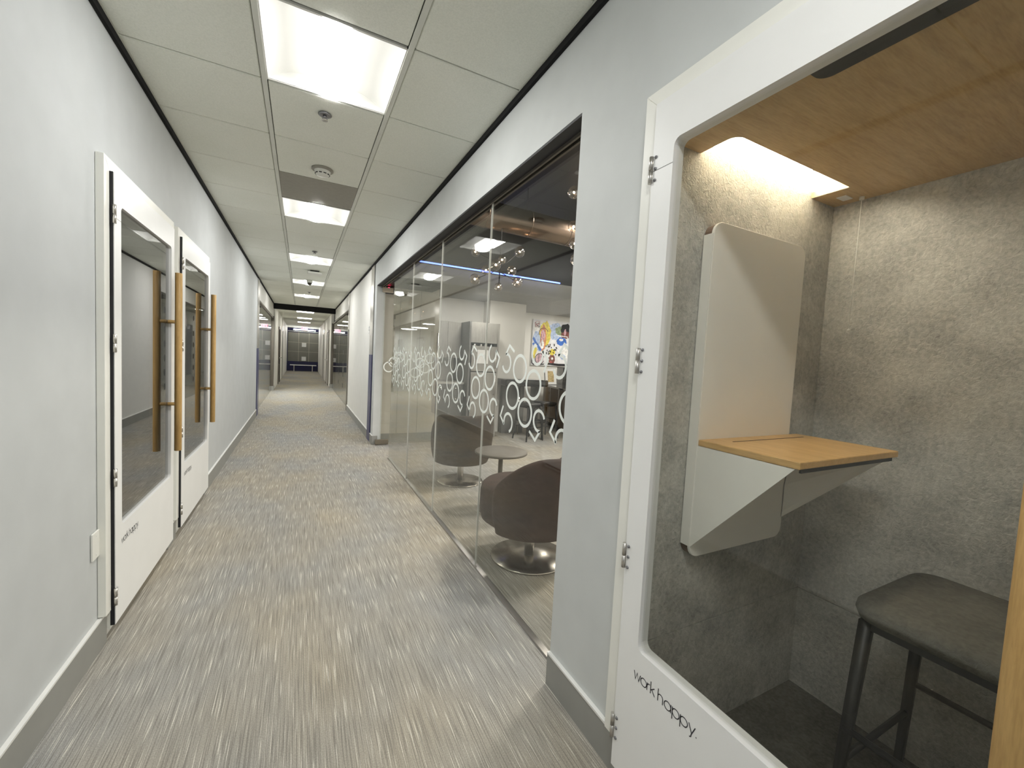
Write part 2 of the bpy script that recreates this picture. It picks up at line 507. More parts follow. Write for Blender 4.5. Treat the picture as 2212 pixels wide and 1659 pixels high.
# sprinklers, smoke detector, access point, camera
def sprinkler(x, y, label):
    t = thing('ceiling_sprinkler', label, 'sprinkler', (x, y, ZC), 0, 'ceiling sprinklers')
    MB().lathe([(.001, -.001), (.030, -.002), (.037, -.008), (.026, -.014), (.014, -.012), (.001, -.012)], n=24).build('escutcheon', M['screw'], t)
    s = MB().cyl((0, 0, -.010), (0, 0, -.024), .009, n=12)
    for sx in (-1, 1): s.tube([(sx * .009, 0, -.020), (sx * .013, 0, -.028), (sx * .004, 0, -.036)], .0028)
    s.build('frame_arms', M['screw'], t)
    d = MB().lathe([(.001, -.036), (.017, -.036), (.017, -.039), (.001, -.039)], n=16)
    d.build('deflector', M['steel'], t)
sprinkler(.096, 2.74, 'steel sprinkler head on the tile beyond the nearest light')
sprinkler(.143, 6.50, 'steel sprinkler head just before the third light from the camera')
sprinkler(.148, 11.15, 'tiny sprinkler head between the dome camera and the last light')
t = thing('smoke_detector', 'round white smoke detector under the tile before the grey panel', 'smoke detector', (.118, 3.56, ZC))
MB().lathe([(.001, 0), (.076, 0), (.076, -.010), (.066, -.014), (.060, -.016)], n=40).build('base', M['panel_grey'], t)
MB().lathe([(.058, -.015), (.052, -.034), (.046, -.044), (.020, -.052), (.001, -.053)], n=40).build('body', M['plastic'], t)
v = MB()
for i in range(10):
    a = 2 * PI * i / 10
    v.cyl((.050 * math.cos(a - .2), .050 * math.sin(a - .2), -.038), (.050 * math.cos(a + .2), .050 * math.sin(a + .2), -.038), .004, n=6)
v.build('sensing_slots', M['black'], t)
t = thing('ceiling_access_point', 'flat white square device hung below the ceiling between two lights', 'access point', (.185, 8.10, ZC))
MB().box(-.07, .07, -.05, .05, -.028, 0).build('bracket', M['black'], t)
MB().prism([(x, yy, -.062) for x, yy in rrect(-.115, .115, -.115, .115, .03)], (0, 0, .032)).build('cover', M['plastic'], t, bevel=.006)
t = thing('ceiling_camera', 'small dark dome camera hanging in front of the fourth light', 'camera', (.124, 9.22, ZC))
MB().lathe([(.001, 0), (.055, 0), (.055, -.05), (.050, -.055)], n=28).build('collar', M['plastic'], t)
MB().lathe([(.046, -.054), (.044, -.075), (.030, -.096), (.001, -.104)], n=28).build('dome', M['lense_dark'], t)

# ------------------------------------------------------------------ phone booths (local: +x into the wall, -y from hinge side to handle)
GLYPH = {  # stroke paths in units of the x-height, advance
    'w': ([[(0, 1), (.28, 0), (.56, .95), (.84, 0), (1.12, 1)]], 1.20),
    'o': ([arc(.5, .5, .5, 0, 360, 28)], 1.10),
    'r': ([[(0, 1), (0, 0)], arc(.36, .6, .36, 180, 75, 8)], .58),
    'k': ([[(0, 1.55), (0, 0)], [(.62, 1), (.04, .48)], [(.2, .60), (.68, 0)]], .92),
    'h': ([[(0, 1.55), (0, 0)], arc(.38, .62, .38, 180, 0, 12) + [(.76, 0)]], 1.0),
    'a': ([arc(.5, .5, .5, 0, 360, 28), [(1, 1), (1, 0)]], 1.22),
    'p': ([arc(.5, .5, .5, 0, 360, 28), [(0, 1), (0, -.5)]], 1.16),
    'y': ([[(0, 1), (.42, .05)], [(.86, 1), (.40, -.12)] + arc(.10, -.20, .3, 10, -80, 6)], .98),
    '.': ([[(0, 0), (.10, 0)]], .3), ' ': ([], .28)}
def lettering(txt, xh, to3, sw):
    m = MB(); x = 0.
    for ch in txt:
        st, adv = GLYPH[ch]
        for path in st:
            if ch == '.': m.ribbon([(x * xh, .06 * xh), ((x + .13) * xh, .06 * xh)], .13 * xh, to3); continue
            cl = len(path) > 20
            m.ribbon([((x + px) * xh, py * xh) for px, py in (path[:-1] if cl else path)], sw, to3, closed=cl)
        x += adv
    return m

def booth(label, loc, rot, H, lit, glassmat):
    t = thing('phone_booth', label, 'phone booth', loc, rot, 'white work booths')
    A = lambda a: -a
    # casing on the wall face, standing on the baseboard
    m = MB(); cz = .146
    m.prism([(-.030, A(0), cz), (-.030, A(.053), cz), (-.030, A(.053), H['case'] - .053), (-.030, A(0), H['case'])], (.029, 0, 0))
    m.prism([(-.030, A(BW), cz), (-.030, A(BW - .053), cz), (-.030, A(BW - .053), H['case'] - .053), (-.030, A(BW), H['case'])], (.029, 0, 0))
    m.prism([(-.030, A(.0005), H['case']), (-.030, A(.0535), H['case'] - .053), (-.030, A(BW - .0535), H['case'] - .053), (-.030, A(BW - .0005), H['case'])], (.029, 0, 0))
    m.build('casing', M['cream_trim'], t, bevel=.0015, seg=1)
    # inner door frame down to the floor
    m = MB()
    m.box(-.026, .03, A(.0545), A(.070), .058, H['case'] - .055)
    m.box(-.026, .03, A(BW - .0705), A(BW - .0545), .058, H['case'] - .055)
    m.box(-.026, .03, A(.071), A(BW - .072), H['leaf'] - .008, H['case'] - .055)
    m.build('door_frame', M['cream_trim'], t)
    # leaf with a rounded opening
    a0, a1, z0, z1 = .058, 1.021, .072, H['leaf']
    ga0, ga1, g0, g1 = .137, .957, H['gbot'], H['gtop']
    def ringpts(x): return [(x, A(a), z) for a, z in rrect(ga0, ga1, g0, g1, .022)]
    def outpts(x):
        # outer points matched one to one with the rounded opening
        res = []; n = 7
        for k, (ca, czz) in enumerate(((a1, z1), (a0, z1), (a0, z0), (a1, z0))):
            for i in range(n): res.append((x, A(ca), czz))
        return res
    m = MB(); xf, xb = -.044, -.0275
    fi, fo, bi, bo = ringpts(xf), outpts(xf), ringpts(xb + .024), outpts(xb)
    n = len(fi); v = fi + bi; m.add(v, [(i, (i + 1) % n, n + (i + 1) % n, n + i) for i in range(n)])
    for x, inn in ((xf, fi), (xb + .024, bi)):
        cr = [(x, A(a1), z1), (x, A(a0), z1), (x, A(a0), z0), (x, A(a1), z0)]
        o = len(m.v); m.v += inn + cr
        for k in range(4):
            for i in range(6): m.f.append([o + k * 7 + i, o + k * 7 + i + 1, o + n + k]); m.mi.append(0); m.sm.append(False)
            k2 = (k + 1) % 4
            m.f.append([o + k * 7 + 6, o + k2 * 7, o + n + k2, o + n + k]); m.mi.append(0); m.sm.append(False)
    x2 = xb + .024
    m.add([(xf, A(a1), z1), (xf, A(a0), z1), (xf, A(a0), z0), (xf, A(a1), z0), (x2, A(a1), z1), (x2, A(a0), z1), (x2, A(a0), z0), (x2, A(a1), z0)],
          [(0, 1, 5, 4), (1, 2, 6, 5), (2, 3, 7, 6), (3, 0, 4, 7)])
    b2 = bmesh.new(); me = bpy.data.meshes.new('door'); me.from_pydata(m.v, [], m.f)
    b2.from_mesh(me); bmesh.ops.remove_doubles(b2, verts=b2.verts, dist=1e-5); bmesh.ops.recalc_face_normals(b2, faces=b2.faces); b2.to_mesh(me); b2.free()
    me.materials.append(M['white_lam'])
    door = bpy.data.objects.new('door', me); COL.objects.link(door); door.parent = t
    MB().box(-.030, -.022, A(ga0 - .012), A(ga1 + .012), g0 - .012, g1 + .012).build('glass_pane', glassmat, door)
    # black gasket on the hinge edge
    MB().box(-.041, -.006, A(a0 - .0028), A(a0 - .0003), z0, z1).build('gasket', M['gasket'], door)
    MB().box(-.0445, -.0442, A(a0), A(.137), g1 - .0665, g1 - .0652).build('stile_joint', M['grid_dark'], door)
    for hz in (1.985, 1.405, .780, .200):
        z = hz if H is H_R else hz * .972 + .003
        if hz < .3: z = .205
        h = MB().cyl((-.046, A(.054), z - .040), (-.046, A(.054), z - .001), .0065, n=12)
        h.cyl((-.046, A(.054), z + .001), (-.046, A(.054), z + .040), .0065, n=12)
        h.box(-.0452, -.0442, A(.053), A(.062), z - .039, z + .039)
        h.build('hinge', M['steel'], door)
        for dz in (-.034, 0, .034):
            MB().lathe([(.0008, 0), (.0052, 0), (.0042, .003), (.0008, .004)], n=10).build('hinge_screw', M['screw'], door, loc=(-.0442, A(.071), z + dz)).rotation_euler = (0, -PI / 2, 0)
    # wooden handles outside and inside, joined by two rungs
    hz0, hz1, ha = .690, 1.825, (.871 if lit else .941)
    for nm, xx in (('handle', -.084), ('inner_handle', .032)):
        h = MB().cyl((xx, A(ha), hz0), (xx, A(ha), hz1), .0195, n=28)
        e = -.0305 if xx < 0 else -.0215
        for z in (.993, 1.517): h.cyl((xx, A(ha), z), (e, A(ha), z), .011, n=16)
        h.build(nm, M['handle'], door, bevel=.001, seg=1)
    m = lettering('work happy.', .0235, lambda q: (-.0446, A(.131) - q[0] * 1.0, .424 + q[1]), .0028)
    m.build('lettering', M['ink'], door, fix=False)
    # cabin
    Di, zf, zc = .921, .071, H['ceil']
    wa, wb = .086, .985      # inner faces of the hinge-side and handle-side walls
    sh = MB()
    sh.box(.002, Di + .055, A(.030), A(.056), .004, H['case'] - .03)
    sh.box(.002, Di + .055, A(BW - .056), A(BW - .030), .004, H['case'] - .03)
    sh.box(Di + .030, Di + .055, A(.057), A(BW - .057), .004, H['case'] - .03)
    sh.box(.002, Di + .029, A(.057), A(BW - .057), .004, .030)
    sh.box(.002, Di + .029, A(.057), A(BW - .057), H['case'] - .055, H['case'] - .03)
    sh.build('shell', M['shell'], t)
    sz = .485
    for nm, ya, yb in (('hinge_side', .0575, wa), ('handle_side', wb, BW - .0575)):
        MB().box(.004, Di + .028, A(ya), A(yb), zf, sz - .0015).build('felt_panel', M['felt'], t)
        MB().box(.004, Di + .028, A(ya), A(yb), sz + .0015, H['case'] - .058).build('felt_panel', M['felt'], t)
    MB().box(Di, Di + .028, A(wa + .0005), A(wb - .0005), zf, sz - .0015).build('felt_panel', M['felt'], t)
    MB().box(Di, Di + .028, A(wa + .0005), A(wb - .0005), sz + .0015, H['case'] - .058).build('felt_panel', M['felt'], t)
    MB().box(.004, Di + .028, A(.058), A(BW - .058), .031, zf).build('booth_floor', M['pod_floor'], t)
    # veneered ceiling with a notch for the lamp
    nx0, nx1, na = .127, .757, .211
    c = MB()
    pts = [(.0, wa), (nx0, wa), (nx0, na - .03)] + [(nx0 + .03 - .03 * math.cos(k * PI / 12), na - .03 + .03 * math.sin(k * PI / 12)) for k in range(1, 7)]
    pts += [(nx1 - .004, na), (nx1, na - .004), (nx1, wa), (Di, wa), (Di, wb), (.0, wb)]
    c.prism([(x, A(a), zc) for x, a in pts], (0, 0, .022))
    c.build('booth_ceiling', M['ceil_wood'], t)
    tr = MB()
    tr.box(nx0 - .006, nx1 + .006, A(na + .0005), A(na + .004), zc + .023, zc + .115)
    tr.box(nx1 + .001, nx1 + .005, A(wa), A(na), zc - .0005, zc + .115)
    tr.box(nx0 - .005, nx0 - .001, A(wa), A(na), zc + .023, zc + .115)
    tr.box(nx0 - .006, nx1 + .006, A(wa), A(na + .004), zc + .115, zc + .120)
    tr.build('light_trough', M['plastic'], t)
    if lit:
        MB().prism([(nx0 + .02, A(wa + .002), zc + .035), (nx0 + .02, A(wa + .006), zc + .035), (nx0 + .02, A(wa + .006), zc + .108), (nx0 + .02, A(na - .004), zc + .108),
                    (nx0 + .02, A(na - .004), zc + .112), (nx0 + .02, A(wa + .002), zc + .112)], (nx1 - nx0 - .04, 0, 0)).build('light_strip', M['led_warm'], t)
        s = MB().prism([(x, A(a), zc - .0025) for x, a in rrect(.046 - .06, .076, .452, .99, .028)], (0, 0, .002))
        s.build('vent_slot', M['black'], t)
        k = MB().cyl((.883, A(.196), zc - .001), (.883, A(.196), zc - .012), .008, n=12)
        k.cyl((.883, A(.196), zc - .01), (.881, A(.196), 1.575), .0012, n=6)
        k.sphere((.881, A(.196), 1.568), .006, 10, 8)
        k.build('pull_cord', M['plastic'], t)
        MB().box(.822, .872, A(.140), A(.172), zc - .003, zc - .0005).build('sticker', M['paper'], t, rot=0)
    return t

booth('big white booth with clear glass door, wooden desk and lit felt interior, near right', (XR, A_R, 0), 0, H_R, True, M['glass_pod_right'])
booth('white booth with dark reflective glass door, nearer of two on left wall', (XL, A_L1, 0), PI, H_L, False, M['glass_pod'])
booth('white booth with dark reflective glass door, farther of two on left wall', (XL, A_L2, 0), PI, H_L, False, M['glass_pod'])

# folding desk on the felt wall of the near booth
t = thing('wall_desk', 'white sheet-metal wall desk with maple shelf inside the near booth', 'desk', (0, 0, 0))
yf = .902; px0, px1, pz0, pz1 = 1.157, 1.668, .762, 1.862; r = .040
m = MB().prism([(x, yf, z) for x, z in rrect(px0, px1, pz0, pz1, r)], (0, .010, 0))
m.build('back_panel', M['desk_white'], t, bevel=.001, seg=1)
m = MB().prism([(x, yf + .0102, z) for x, z in rrect(px0 + .001, px1 - .001, pz0 + .001, pz1 - .001, r)], (0, .026, 0))
m.build('backing_board', M['desk_back'], t)
m = MB().box(px0 - .0035, px0 - .0005, yf + .001, yf + .035, pz0 + .040, pz1 - .040)
m.build('side_flange', M['desk_white'], t)
zt, dt, yq = 1.160, .020, .592
m = MB().box(px0, px1 + .045, yq, yf - .001, zt - dt, zt)
m.build('desktop', M['desk_wood'], t, bevel=.003)
MB().box(px0 + .09, px1 - .02, yf - .062, yf - .058, zt + .0002, zt + .0012).build('cable_slot', M['desk_back'], t)
m = MB()
m.prism([(px0, yf - .001, zt - dt - .001), (px0, yq + .012, zt - dt - .001), (px0, yf - .001, pz0 + .040)], (.003, 0, 0))
m.build('side_bracket', M['desk_white'], t)
m = MB()
m.prism([(px1 + .040, yf - .001, zt - dt - .001), (px1 + .040, yq + .012, zt - dt - .001), (px1 - .003, yf - .001, pz0 + .075), (px1 - .003, yf - .001, pz0 + .20)], (-.003, 0, 0))
m.build('side_bracket', M['desk_white'], t)
m = MB().box(px0 + .02, px1 + .02, yq + .006, yq + .012, zt - dt - .012, zt - dt - .001)
m.build('front_rail', M['black_metal'], t)

# stool in the near booth
def stool(label, loc, rot, size, hgt, seatmat, group=None, spread=.03):
    t = thing('bar_stool', label, 'stool', loc, rot, group)
    h = size / 2
    s = MB(); n = 28; m = 8
    v = []
    prof = [(.86, -.052), (.97, -.046), (1.0, -.026), (.985, -.008), (.93, .002), (.6, .008), (.25, .010), (.02, .010)]
    base = rrect(-h, h, -h, h, size * .14, 7)
    for k, z in prof: v += [(x * k, y * k, hgt + z - .010) for x, y in base]
    nb = len(base); f = []
    for i in range(len(prof) - 1):
        for j in range(nb): f.append((i * nb + j, i * nb + (j + 1) % nb, (i + 1) * nb + (j + 1) % nb, (i + 1) * nb + j))
    f.append(tuple(range(nb))[::-1]); f.append(tuple((len(prof) - 1) * nb + j for j in range(nb)))
    s.add(v, f, 0, True); s.build('seat', seatmat, t)
    k = h * .84
    fr = MB(); z0 = hgt - .082
    for q in (-1, 1):
        fr.box(-k, k, q * k - .010, q * k + .010, z0, hgt - .062); fr.box(q * k - .010, q * k + .010, -k, k, z0, hgt - .062)
    fr.build('seat_frame', M['black_metal'], t)
    for sx in (-1, 1):
        for sy in (-1, 1):
            a = Vector((sx * k, sy * k, hgt - .064)); b = Vector((sx * (k + spread), sy * (k + spread), 0))
            MB().cyl(a, b, .019, .013, n=4).build('leg', M['black_metal'], t)
    zr = hgt * .36
    for q in (-1, 1):
        kk = k + spread * (1 - zr / hgt)
        for z, pts in ((zr, ((-kk, q * kk), (kk, q * kk))), (zr + .10, ((q * kk, -kk), (q * kk, kk)))):
            MB().cyl((*pts[0], z), (*pts[1], z), .009, n=8).build('footrest', M['black_metal'], t)
    return t
stool('grey padded stool with black legs inside the near booth', (1.535, .315, .0732), 0, .43, .735, M['seat_grey'])

# white cover plate on the left wall
t = thing('wall_outlet', 'white blank cover plate on left wall beside the first booth', 'wall plate', (XL, 2.353, .492))
MB().box(.001, .009, -.036, .036, -.060, .060).build('plate', M['plastic'], t, bevel=.003)
for dz in (-.042, .042): MB().cyl((.0088, 0, dz), (.0102, 0, dz), .003, n=8).build('plate_screw', M['plastic'], t)

# ------------------------------------------------------------------ lounge glazing
GY = [1.421, 2.466, 3.497, 4.517, 5.540]
FIVE = [[(.042, .072), (-.026, .072), (-.036, .012)] + [(x, y) for x, y in arc(-.002, -.022, .048, 148, -140, 16)]]
FIVE_A = [(.046, .075), (-.026, .075), (-.038, .010)]
FIVE_B = arc(.000, -.028, .052, 137, -132, 16)
def decal(m, y_lo, y_hi, to3, k0, k1):
    # pinwheel of ring pairs ending in fives, on a .55 m repeat; r runs to the right as seen from the corridor
    for k in range(k0, k1):
        for yc, z in ((2.05, 1.187), (1.898, 1.112), (1.823, 1.266), (1.978, 1.342)):
            y = yc + .55 * k
            if not (y_lo + (.075 if y_lo < 1.5 else 0) < y < y_hi - (.075 if y_hi > 5.5 else 0)): continue
            m.ribbon([(-y + .072 * math.cos(2 * PI * i / 36), z + .072 * math.sin(2 * PI * i / 36)) for i in range(36)], .0165, to3, closed=True)
        for yc, z, rot in ((2.112, 1.042, 62), (1.762, 1.066, 150), (2.128, 1.392, -30), (1.772, 1.410, -118)):
            y = yc + .55 * k
            if not (y_lo + (.06 if y_lo < 1.5 else 0) < y < y_hi - (.06 if y_hi > 5.5 else 0)): continue
            a = math.radians(rot); ca, sa = math.cos(a), math.sin(a)
            for st in (FIVE_A + FIVE_B[:1], FIVE_B):
                m.ribbon([(-y + ca * px - sa * py, z + sa * px + ca * py) for px, py in st], .0155, to3)
win = thing('window_1', 'frameless lounge glazing with frosted ring and figure pattern', 'glass wall', (0, 0, 0), kind='structure')
for i in range(4):
    gp = MB().box(XG, XG + .010, GY[i] + .0015, GY[i + 1] - .0015, .008, 2.388)
    gp = gp.build('glass_pane', M['glass'], win)
    d = MB(); decal(d, GY[i], GY[i + 1], lambda q: (XG - .0006, -q[0], q[1]), -2, 8)
    d.build('frosted_decal', M['frost'], gp, fix=False)
    if i:
        MB().box(XG - .001, XG + .011, GY[i] - .0014, GY[i] + .0014, .008, 2.388).build('silicone_joint', M['base_lip'], gp)
MB().box(XG - .010, XG + .020, 1.421, 5.54, 0, .010).build('floor_channel', M['steel'], win)
m = MB().box(XR + .001, XR + .119, 1.421, 6.429, 2.381, 2.3915, 0)
m.box(XG - .014, XG - .004, 1.421, 6.429, 2.366, 2.381, 1); m.box(XG + .014, XG + .026, 1.421, 6.429, 2.366, 2.381, 1)
m.build('head_channel', [M['black'], M['pier']], win)

dr = thing('door_1', 'frameless glass lounge door standing open at the far end of the glazing', 'door', (XG + .012, 6.375, 0), 0, kind='structure')
gp = MB().box(.004, .885, -.006, .006, .012, 2.36).build('glass_pane', M['glass'], dr)
d = MB()
for rr_, z in ((.105, 1.187), (.030, 1.110), (.180, 1.262), (.255, 1.340), (.655, 1.187), (.505, 1.112), (.580, 1.266), (.735, 1.342)):
    if rr_ < .08: continue
    d.ribbon([(rr_ + .072 * math.cos(2 * PI * i / 36), z + .072 * math.sin(2 * PI * i / 36)) for i in range(36)], .0165, lambda q: (q[0], -.0066, q[1]), closed=True)
d.build('frosted_decal', M['frost'], gp, fix=False)
MB().box(-.06, .135, -.016, .016, .012, .085).build('patch_fitting', M['bronze'], dr, bevel=.002)
MB().box(-.02, .135, -.014, .014, 2.29, 2.362).build('patch_fitting', M['bronze'], dr)
h = MB().cyl((.835, -.045, .75), (.835, -.045, 1.75), .013, n=14)
for z in (.9, 1.6): h.cyl((.835, -.045, z), (.835, .0, z), .008, n=10)
h.build('pull_handle', M['steel'], dr)
t = thing('wall_sensor', 'small black box with red light above the lounge glass door', 'sensor', (1.165, 6.50, 2.345))
MB().box(-.075, .075, -.03, .045, -.05, .040).build('housing', M['black'], t)
MB().box(-.016, .010, -.0335, -.0302, -.004, .036).build('indicator', M['red_led'], t)

# ------------------------------------------------------------------ lounge room shell
LZ = 3.45
w = MB()
w.box(1.105, 1.975, 6.552, 6.68, 0, LZ)
w.box(1.855, 1.975, 6.68, 7.50, 0, LZ)
struct(w, 'wall_lounge', M['wallpanel'], 'taupe panelled lounge wall beyond the open glass door', 'wall')
w = MB().box(1.10, 1.974, 6.540, 6.5515, 0, .14)
struct(w, 'baseboard_lounge', M['base'], 'grey baseboard under the taupe lounge wall', 'baseboard')
w = MB()
for x in (1.36, 1.68): w.box(x - .002, x + .002, 6.549, 6.5522, .14, 2.6)
struct(w, 'trim_3', M['grid_dark'], 'thin vertical joints in the taupe lounge wall', 'trim')
w = MB().box(1.975, 3.12, 7.40, 7.50, 0, LZ)
w.box(3.12, 3.885, 7.10, 7.50, 0, LZ)
struct(w, 'wall_kitchenette', M['wall_w'], 'off-white lounge wall behind the kitchenette', 'wall')
w = MB().box(3.885, 7.2, 8.20, 8.32, 0, LZ); w.box(3.885, 3.90, 7.5, 8.2, 0, LZ)
struct(w, 'wall_art', M['wall_w'], 'white lounge wall carrying the big colourful canvas', 'wall')
struct(MB().box(7.2, 7.3, .8, 8.3, 0, LZ), 'wall_lounge', M['wall_w'], 'side wall of the lounge facing the corridor glazing', 'wall')
struct(MB().box(1.105, 7.2, 1.10, 1.20, 0, LZ), 'wall_lounge', M['wall_w'], 'near wall of the lounge beside the big booth', 'wall')
w = MB().box(1.105, 7.2, 1.2, 8.3, LZ, LZ + .1); w.box(XR + .06, 1.105, 1.2, 6.68, ZC + .145, LZ)
struct(w, 'ceiling', M['black'], 'black open ceiling over the lounge', 'ceiling')
w = MB().box(1.11, 7.19, 6.02, 8.19, 2.475, 2.72)
struct(w, 'ceiling', M['soffit'], 'lowered grey soffit along the back of the lounge', 'ceiling')
struct(MB().box(1.106, 1.85, 6.02, 6.55, 2.40, 2.474), 'trim_4', M['black'], 'black head trim above the lounge door', 'trim')
struct(MB().box(1.106, 7.19, 6.03, 6.09, 2.7205, LZ - .001), 'wall_upper', M['black'], 'black fascia above the lounge soffit', 'wall')
t = thing('ceiling_led_strip', 'blue glowing light strip on the edge of the lounge soffit', 'light strip', (0, 0, 0))
MB().box(1.12, 3.90, 5.985, 6.018, 2.722, 2.746).build('channel', M['black'], t)
MB().box(1.12, 3.90, 5.978, 5.984, 2.724, 2.744).build('strip', M['blue_led'], t)

# ducts
t = thing('ceiling_duct', 'round metal air duct under the black lounge ceiling', 'duct', (0, 0, 0))
def duct(x0, y0, z0, x1, y1, z1, r, t):
    d = MB().cyl((x0, y0, z0), (x1, y1, z1), r, n=32); d.build('pipe', M['duct'], t)
    a, b = Vector((x0, y0, z0)), Vector((x1, y1, z1)); L = (b - a).length
    k = int(L / .55)
    for i in range(1, k):
        p = a.lerp(b, i / k); q = a.lerp(b, i / k + .012 / L)
        MB().cyl(p, q, r + .006, n=32).build('seam_ring', M['duct'], t)
    for f in (.2, .55, .85):
        p = a.lerp(b, f); MB().cyl((p.x, p.y, p.z + r), (p.x, p.y, LZ), .004, n=6).build('hanger', M['black'], t)
duct(1.25, 4.42, 3.03, 6.9, 4.62, 3.03, .15, t)
# chandeliers of clear globes
def chandelier(label, hub, top, pts, rads):
    t = thing('chandelier', label, 'chandelier', (0, 0, 0), 0, 'lounge bubble chandeliers')
    s = MB().cyl((hub[0], hub[1], hub[2] - .25), (hub[0], hub[1], top), .006, n=10); s.cyl((hub[0], hub[1], top - .03), (hub[0], hub[1], top), .06, n=20)
    s.sphere(hub, .022, 12, 8); s.build('stem', M['black_metal'], t)
    for p, r in zip(pts, rads):
        a = Vector(hub); a.z = hub[2] - .2 * random.random()
        d = (Vector(p) - a)
        MB().cyl(a, Vector(p) - d.normalized() * r * .55, .0045, n=8).build('arm', M['black_metal'], t)
        gl = MB().sphere(p, r, 24, 16).build('globe', M['globe'], t)
        MB().sphere(p, r * .16, 10, 8).build('bulb', M['bulb'], gl)
        q = Vector(p) - d.normalized() * r * .6
        MB().cyl(q, q + d.normalized() * r * .4, r * .2, n=12).build('socket', M['duct'], gl)
chandelier('cluster of clear glass globes hanging over the lounge chairs', (2.03, 4.40, 2.50), LZ,
           [(2.329, 4.5, 2.697), (2.007, 4.3, 2.516), (1.954, 4.35, 2.461), (1.9, 4.5, 2.417), (2.111, 4.25, 2.399), (1.746, 4.45, 2.285), (2.024, 4.4, 2.225), (2.218, 4.3, 2.291), (1.796, 4.6, 2.631)],
           [.066, .05, .062, .058, .056, .062, .048, .064, .055])
chandelier('second globe chandelier, mostly hidden by the wall edge of the glazing', (2.33, 3.05, 2.45), LZ,
           [(2.062, 3.0, 2.558), (2.152, 3.1, 2.452), (1.975, 2.9, 2.792), (2.137, 3.05, 2.301), (2.12, 3.0, 2.17), (2.5, 3.1, 2.3), (2.55, 3.0, 2.6)],
           [.05, .05, .05, .048, .045, .05, .05])

# ------------------------------------------------------------------ lounge chairs and table
def tub_chair(label, loc, rot, mats, k=1.0, ramp=15.):
    # local +x is the way the chair faces
    t = thing('swivel_chair', label, 'armchair', loc, rot, 'round swivel chairs')
    MB().lathe([(.001, 0), (.270 * k, 0), (.275 * k, .006), (.27 * k, .013), (.05, .018), (.001, .018)], n=48).build('base_disc', M['steel_dull'], t)
    MB().cyl((0, 0, .016), (0, 0, .27), .034, n=20).build('column', M['steel'], t)
    # seat drum: a soft rounded block reaching forward of the shell
    def ring(rx, ry, cx, z, n=48): return [(cx + rx * math.cos(2 * PI * i / n), ry * math.sin(2 * PI * i / n), z) for i in range(n)]
    s = MB(); prof = [(.55, .250), (.86, .252), (.96, .275), (1.0, .33), (1.0, .46), (.97, .50), (.90, .520), (.5, .530), (.02, .532)]
    v = []
    for q, z in prof: v += ring((.325 * q * k), .315 * q * k, .062 * k, z)
    n = 48; f = []
    for i in range(len(prof) - 1):
        for j in range(n): f.append((i * n + j, i * n + (j + 1) % n, (i + 1) * n + (j + 1) % n, (i + 1) * n + j))
    f.append(tuple(range(n))[::-1]); f.append(tuple((len(prof) - 1) * n + j for j in range(n)))
    s.add(v, f, 0, True); s.build('seat', mats[1], t)
    # wrap-around back
    b = MB(); m = 40; v = []; sec = 12
    for i in range(m + 1):
        a = math.radians(74 + (360 - 148) * i / m)
        e = min(1., min(i, m - i) / ramp)
        e = math.sin(e * PI / 2) ** .85
        top = .50 + .285 * (.12 + .88 * e) if 0 < i < m else .50
        ro, ri = .375 * k, (.375 - .10) * k
        th = (ro - ri) / 2; rc = (ro + ri) / 2
        if i in (0, m): th *= .55
        zb = .235
        loop = []
        for j in range(sec):
            u = 2 * PI * j / sec
            cx_, cz_ = math.cos(u), math.sin(u)
            px = math.copysign(abs(cx_) ** .55, cx_) * th
            pz = (top + zb) / 2 + math.copysign(abs(cz_) ** .38, cz_) * (top - zb) / 2
            # shell tucks in slightly at the bottom
            tuck = 1 - .13 * max(0, (zb + .10 - pz) / .10) * (1 if px > 0 else 0)
            r_ = (rc + px) * tuck
            loop.append((r_ * math.cos(a), r_ * math.sin(a), pz))
        v += loop
    f = []
    for i in range(m):
        for j in range(sec): f.append((i * sec + j, i * sec + (j + 1) % sec, (i + 1) * sec + (j + 1) % sec, (i + 1) * sec + j))
    f.append(tuple(range(sec))[::-1]); f.append(tuple(m * sec + j for j in range(sec)))
    b.add(v, f, 0, True); b.build('backrest', mats[0], t, subsurf=1)
    return t
tub_chair('olive brown round swivel chair, farther one, behind the small table', (1.62, 4.30, 0), math.radians(90), (M['velvet2'], M['velvet_rose']), .93, 8.)
tub_chair('dark brown round swivel chair nearest the glazing', (1.475, 2.46, 0), math.radians(116), (M['velvet'], M['velvet']), 1.0, 13.)
t = thing('side_table', 'small round taupe table between the two swivel chairs', 'table', (1.655, 3.36, 0))
MB().lathe([(.001, .527), (.235, .527), (.242, .532), (.242, .545), (.236, .550), (.001, .550)], n=56).build('table_top', M['table'], t)
MB().cyl((0, 0, .012), (0, 0, .528), .021, n=20).build('pedestal', M['table'], t)
MB().lathe([(.001, 0), (.19, 0), (.19, .008), (.03, .014), (.001, .014)], n=40).build('foot', M['table'], t)

